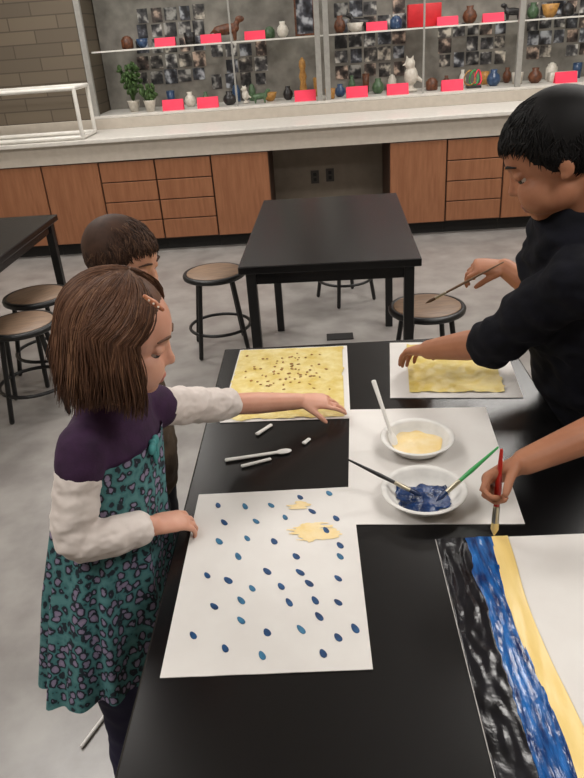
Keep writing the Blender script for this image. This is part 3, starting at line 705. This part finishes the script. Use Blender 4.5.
    def pick(x): return 0 if x < .58 else (1 if x < .82 else 2)
    if hairkind == 'bob':
        dn = V((0, 0, -1))
        for i in range(6500):
            a = random.uniform(1.06, 2*pi-1.06); lay = random.uniform(0, 1); ex = -.001+.016*lay
            if random.random() < .10: a = random.choice((-1, 1))*random.uniform(.75, 1.1)
            r = V((.093+ex, .075+ex, .082+ex)); pts = []; cl = noise.noise((math.cos(a)*2.2, math.sin(a)*2.2, lay*1.2))
            wv = cl*3+random.uniform(-1.3, 1.3); amp = .0036+.002*noise.noise((a*4, 3, 1))
            st = random.uniform(.0, .7); back = abs(abs(a)-pi) if abs(a) < pi else abs(a-pi)
            ha = a; dirw = (Mh.to_3x3() @ V((math.cos(a), math.sin(a), 0))).normalized(); dirw.z = 0; dirw.normalize()
            tang = V((-dirw.y, dirw.x, 0)); sgn = 1 if math.sin(a) > 0 else -1
            for k in range(7):
                th = st+(1.58-st)*k/6
                sw = ha+sgn*.34*(k/6)**2*(1 if abs(math.cos(a)) < .75 and math.cos(a) > -.3 else 0)
                pts.append(Mh @ (c0+V((r.x*math.sin(th)*math.cos(sw), r.y*math.sin(th)*math.sin(sw), r.z*math.cos(th)))) + tang*amp*.6*math.sin(wv+k*.6))
            ln = (.130 if back < 1.0 else .114)*(1+.12*cl+random.uniform(-.38, .12)); p = pts[-1]; out = random.uniform(-.008, .009)
            for k in range(1, 9):
                q = k/8; fl = .011*math.sin(q*2.4)*(1 if back < 1.2 else .4)+.006*cl*q+out*q*q*(1.5 if back < 1 else .6)
                pts.append(p+dn*ln*q+dirw*fl+tang*amp*(math.sin(wv+3.6+k*.6)-math.sin(wv+3.6))+V((-.014*q*q, 0, 0)))
            rr = random.uniform(.0006, .0013); m_ = len(pts)
            tube(bb, pts, [rr*min(1, .5+.25*k)*(1 if k < m_-4 else 1-(k-m_+4)*.22) for k in range(m_)], seg=3, cap='flat', mi=pick(min(.99, max(0, random.random()+.25*noise.noise((a*9, lay*3, 8))))))
    else:
        kx = V((-.40, .12, .90)).normalized(); N = 15000; gold = pi*(3-5**.5)
        for i in range(N):
            z = 1-2*(i+.5)/N; rr = (1-z*z)**.5; q = V((rr*math.cos(gold*i), rr*math.sin(gold*i), z))
            pos = V((c0.x+.092*q.x, .074*q.y, c0.z+.082*q.z))
            lim = .068 if pos.x > .045 else (.068-(.045-pos.x)*1.1 if pos.x > .0 else .012-(-pos.x)*.85)
            if abs(pos.y) > .05 and -.03 < pos.x < .02: lim = max(lim, .004)
            if pos.z < lim+.006*noise.noise(q*9): continue
            ax = kx.cross(q)
            if ax.length < .04: ax = V((0, 1, 0))
            ax.normalize(); st = random.uniform(.03, .10); pts = []
            ax = Matrix.Rotation(.8*noise.noise(q*3.5)+random.uniform(-.6, .6), 3, q) @ ax
            u0 = .995+.055*random.random()+.03*noise.noise(q*5)
            for k in range(5):
                qq = Matrix.Rotation(st*k, 3, ax) @ q; up = u0+.018*math.sin(k/4*2.4)
                pts.append(Mh @ V((c0.x+.092*qq.x*up, .075*qq.y*up, c0.z+.083*qq.z*up)))
            w = random.uniform(.0008, .0016); tube(bb, pts, [w, w, w, w*.8, w*.3], seg=4, cap='flat', mi=pick(random.random()))
    obj('hair', bb, hair, t, recalc=False)
    return t
def garments(t, J, top, f1, bottom, shoes, infl=.010, hood=False, topname='shirt', low=0, sl=None, wr=.005, ws=16, wob=.12):
    s = J['s']; bm = B(); sl = sl or infl; AR = J.get('arm', ARM)
    sp_ = J['spine'][low:]; tube(bm, [q[0] for q in sp_], [(q[1]+infl, q[2]+infl) for q in sp_], lat=J['lat'], seg=22)
    for q in 'RL':
        ell(bm, J['sh'+q], J['shr']*s+infl); limb_cloth(bm, J['sh'+q], J['el'+q], J['wr'+q], 0, f1[q] if isinstance(f1, dict) else f1, AR, s, sl, wob=wob)
    if hood:
        c = J['neck']-J['f']*.058*s+V((0, 0, .018)); ell(bm, c, (.062*s, .09*s, .045*s), Matrix.Rotation(math.atan2(J['f'].y, J['f'].x), 3, 'Z'))
        tube(bm, [J['neck']-V((0, 0, .03)), J['neck']+V((0, 0, .042))+J['f']*.006], [.066*s, .054*s])
    link_mesh(topname, remesh(bm, .005, 5, wr, ws), top, t)
    if bottom:
        bm = B(); tube(bm, [q[0] for q in J['spine'][:2]], [(q[1]+.006, q[2]+.006) for q in J['spine'][:2]], lat=J['lat'])
        for q in 'RL': limb_cloth(bm, J['hip'+q], J['kn'+q], J['an'+q], 0, 1.92, LEG, s, .008)
        link_mesh('trousers', remesh(bm, .006, 4, .004, 14), bottom, t)
    for q in 'RL':
        bm = B(); a = J['an'+q]; f = J['f']
        tube(bm, [a-f*.025*s-V((0, 0, .008*s)), a+f*.05*s-V((0, 0, .02*s)), a+f*.115*s-V((0, 0, .028*s))], [(.036*s, .036*s), (.037*s, .034*s), (.032*s, .024*s)], lat=J['l'])
        me = remesh(bm, .005, 2)
        for v in me.vertices: v.co.z = max(v.co.z, .002)
        link_mesh('shoe', me, shoes, t)

# ---- girl
GARM = (.030, .029, .024, .025, .019)
J = pose(-.45, 1.05, .0, 1.25)
wr = at_y(152, 526, .985)
J.update(head=V((-.325, 1.050, 1.143)), yaw=.06, pitch=.34, roll=.0, hs=.94, neck=V((-.372, 1.075, 1.0)), lat=V((.25, .95, 0)).normalized(), L=.122, arm=GARM, shr=.030,
         spine=[(V((-.45, 1.05, .56)), .10, .085), (V((-.44, 1.06, .64)), .106, .09), (V((-.428, 1.07, .74)), .092, .076), (V((-.405, 1.08, .86)), .100, .078), (V((-.388, 1.08, .945)), .104, .068), (V((-.378, 1.08, .988)), .082, .050)],
         shR=at_y(84, 447, .995), elR=at_y(70, 545, .93), wrR=wr, shL=V((-.352, 1.155, .955)), elL=V((-.215, 1.335, .855)), wrL=V((-.062, 1.420, .808)))
J['handR'] = dict(d=at_y(192, 517, 1.035)-wr, n=(0, -.25, 1), curl=(.35, .6, .5), spread=.08, thumb=(.5, .8, -.3))
J['handL'] = dict(d=(.96, .20, -.14), n=(0, -.25, 1), curl=((.12, .25, .2), (.2, .35, .25), (.3, .4, .3), (.4, .45, .3)), spread=.10)
g = person('girl with brown bobbed hair and orange clip, reaching across the table in a teal dress', J, M['skin_g'], M['lips_g'], HG, 'bob')
garments(g, J, M['plum'], dict(R=.20, L=.16), M['navy'], M['shoe'], .010, topname='bodice', low=2, sl=.015, wr=.0018, wob=0)
for q, f1 in (('R', 1.82), ('L', 1.0)):
    bm = B(); limb_cloth(bm, J['sh'+q], J['el'+q], J['wr'+q], .14, f1, GARM, 1, .0112 if q == 'R' else .0100, wob=.14); link_mesh('sleeve', remesh(bm, .0035, 4, .0036, 32), M['white_knit'], g)
bm = B(); n = 28; seg = 140; rows = []
ks = [(0, V((-.392, 1.08, .935)), .117, .084), (.10, V((-.402, 1.079, .88)), .117, .091), (.3, V((-.418, 1.07, .79)), .124, .100), (.55, V((-.437, 1.06, .67)), .150, .112), (1, V((-.452, 1.045, .485)), .188, .136)]
for i in range(n+1):
    tt = i/n
    for a, b2 in zip(ks, ks[1:]):
        if a[0] <= tt <= b2[0]: w = (tt-a[0])/(b2[0]-a[0]); c = a[1].lerp(b2[1], w); ra = a[2]+(b2[2]-a[2])*w; rb = a[3]+(b2[3]-a[3])*w; break
    lt = J['lat']; fd = V((lt.y, -lt.x, 0)); row = []; am = min(1, tt*1.7)
    for k in range(seg):
        a = 2*pi*k/seg; fo = 1+.055*am*math.sin(11*a+1.4*math.sin(2*a)+.5*tt)+.028*am*math.sin(19*a+2+tt*2)+.012*math.sin(27*a)*(1-tt)
        row.append(bm.verts.new(c+lt*ra*fo*math.cos(a)+fd*rb*fo*math.sin(a)+V((0, 0, .010*tt*math.sin(3*a)))))
    rows.append(row)
for i in range(n):
    for k in range(seg): bm.faces.new((rows[i][k], rows[i][(k+1) % seg], rows[i+1][(k+1) % seg], rows[i+1][k]))
tag(obj('skirt', bm, M['print'], g), 'grey teal skirt with purple and black heart print')
q = at_y(154, 303, .966); bb = B()
tube(bb, [q+V((-.012, .0, .011)), q, q+V((.011, 0, -.011))], [(.003, .003), (.0055, .003), (.003, .003)], lat=(.6, 0, .8), seg=10)
hc = tag(obj('hair_clip', bb, M['clip'], g), 'orange snap hair clip with pale dots')
for k in (-1, 0, 1): obj('clip_dot', ell(B(), q+V((.006*k, -.003, -.0055*k)), .0018, u=10, v=8), M['clip_dot'], hc)
q = V((-.312, 1.055, .935)); bb = B()
ell(bb, q, .007)
for sg in (-1, 1): ell(bb, q+V((.002, sg*.014, -.004)), (.007, .014, .010)); ell(bb, q+V((.003, sg*.008, -.022)), (.004, .006, .018))
tag(link_mesh('bow', remesh(bb, .002, 2), M['turq'], g), 'small turquoise bow')
# ---- boy behind the girl
J = pose(-.50, 1.56, .05, 1.22); J.update(head=V((-.448, 1.56, 1.118)), yaw=-.25, pitch=.30, hs=.92)
k = person('dark brown haired child standing behind the girl, mostly hidden, in an olive jacket', J, M['skin_k'], M['lips_g'], HK, 'short')
garments(k, J, M['olive'], 1.9, M['jeans'], M['shoe'], .012, topname='jacket')
# ---- boy in hoodie
J = pose(.665, 1.50, pi-.1, 1.45)
sp_ = [(V((.675, 1.50, .66)), .115, .095), (V((.650, 1.49, .76)), .140, .100), (V((.600, 1.46, .87)), .140, .108), (V((.548, 1.43, 1.01)), .138, .10), (V((.517, 1.41, 1.105)), .130, .082), (V((.505, 1.405, 1.150)), .092, .058)]
J.update(head=V((.450, 1.385, 1.322)), yaw=pi-.20, pitch=.50, hs=1.04, neck=V((.50, 1.40, 1.165)), lat=V((-.1, -1, 0)).normalized(), spine=sp_, L=.142,
         shL=V((.485, 1.280, 1.110)), elL=V((.372, 1.410, .935)), wrL=V((.258, 1.580, .848)), shR=V((.525, 1.53, 1.11)), elR=V((.60, 1.66, .905)), wrR=V((.478, 1.765, .985)))
J['handL'] = dict(d=(-.42, .80, -.36), n=(.1, .1, 1), curl=((.3, .4, .3), (.35, .4, .3), (.4, .45, .3), (.45, .5, .3)), spread=.08)
J['handR'] = dict(d=(-.90, .05, .10), n=(.15, -.35, .9), curl=((.6, .8, .5), (.75, .9, .6), (.9, 1.0, .7), (1.0, 1.0, .7)), spread=.06, thumb=(.35, .8, -.5), tcurl=.5)
p_ = person('boy with short black hair in a dark hoodie leaning over the table', J, M['skin_b'], M['lips_b'], HB, 'short')
garments(p_, J, M['hoodie'], 1.02, M['jeans'], M['shoe'], .020, hood=True, topname='hoodie', wr=.012, ws=12)
# ---- fourth child, right edge
J = pose(.82, 1.0, pi, 1.38); L4 = .142
d4 = V((-.90, -.16, -.36)).normalized(); n4 = V((.02, .80, .58)); n4 = (n4-d4*n4.dot(d4)).normalized()
wr = BT.lerp(BE, .56)-d4*.44*L4+n4*.15*L4
J.update(shR=V((.77, 1.135, 1.055)), elR=V((.555, 1.095, .925)), wrR=wr, L=L4)
J['handR'] = dict(d=d4, n=n4, curl=((.75, 1.1, .8), (.9, 1.2, .8), (1.0, 1.2, .9), (1.1, 1.2, .9)), spread=.04, thumb=(.35, .75, -.75), tcurl=.5)
p_ = person('child past the right edge, only a bare forearm gripping a red brush showing', J, M['skin_b'], M['lips_b'], HB, 'short')
garments(p_, J, M['dark_tee'], .55, M['jeans'], M['shoe'], .012, topname='shirt')

w = bpy.data.worlds.new('world'); bpy.context.scene.world = w; w.use_nodes = True
w.node_tree.nodes['Background'].inputs[0].default_value = (.5, .5, .5, 1); w.node_tree.nodes['Background'].inputs[1].default_value = .2
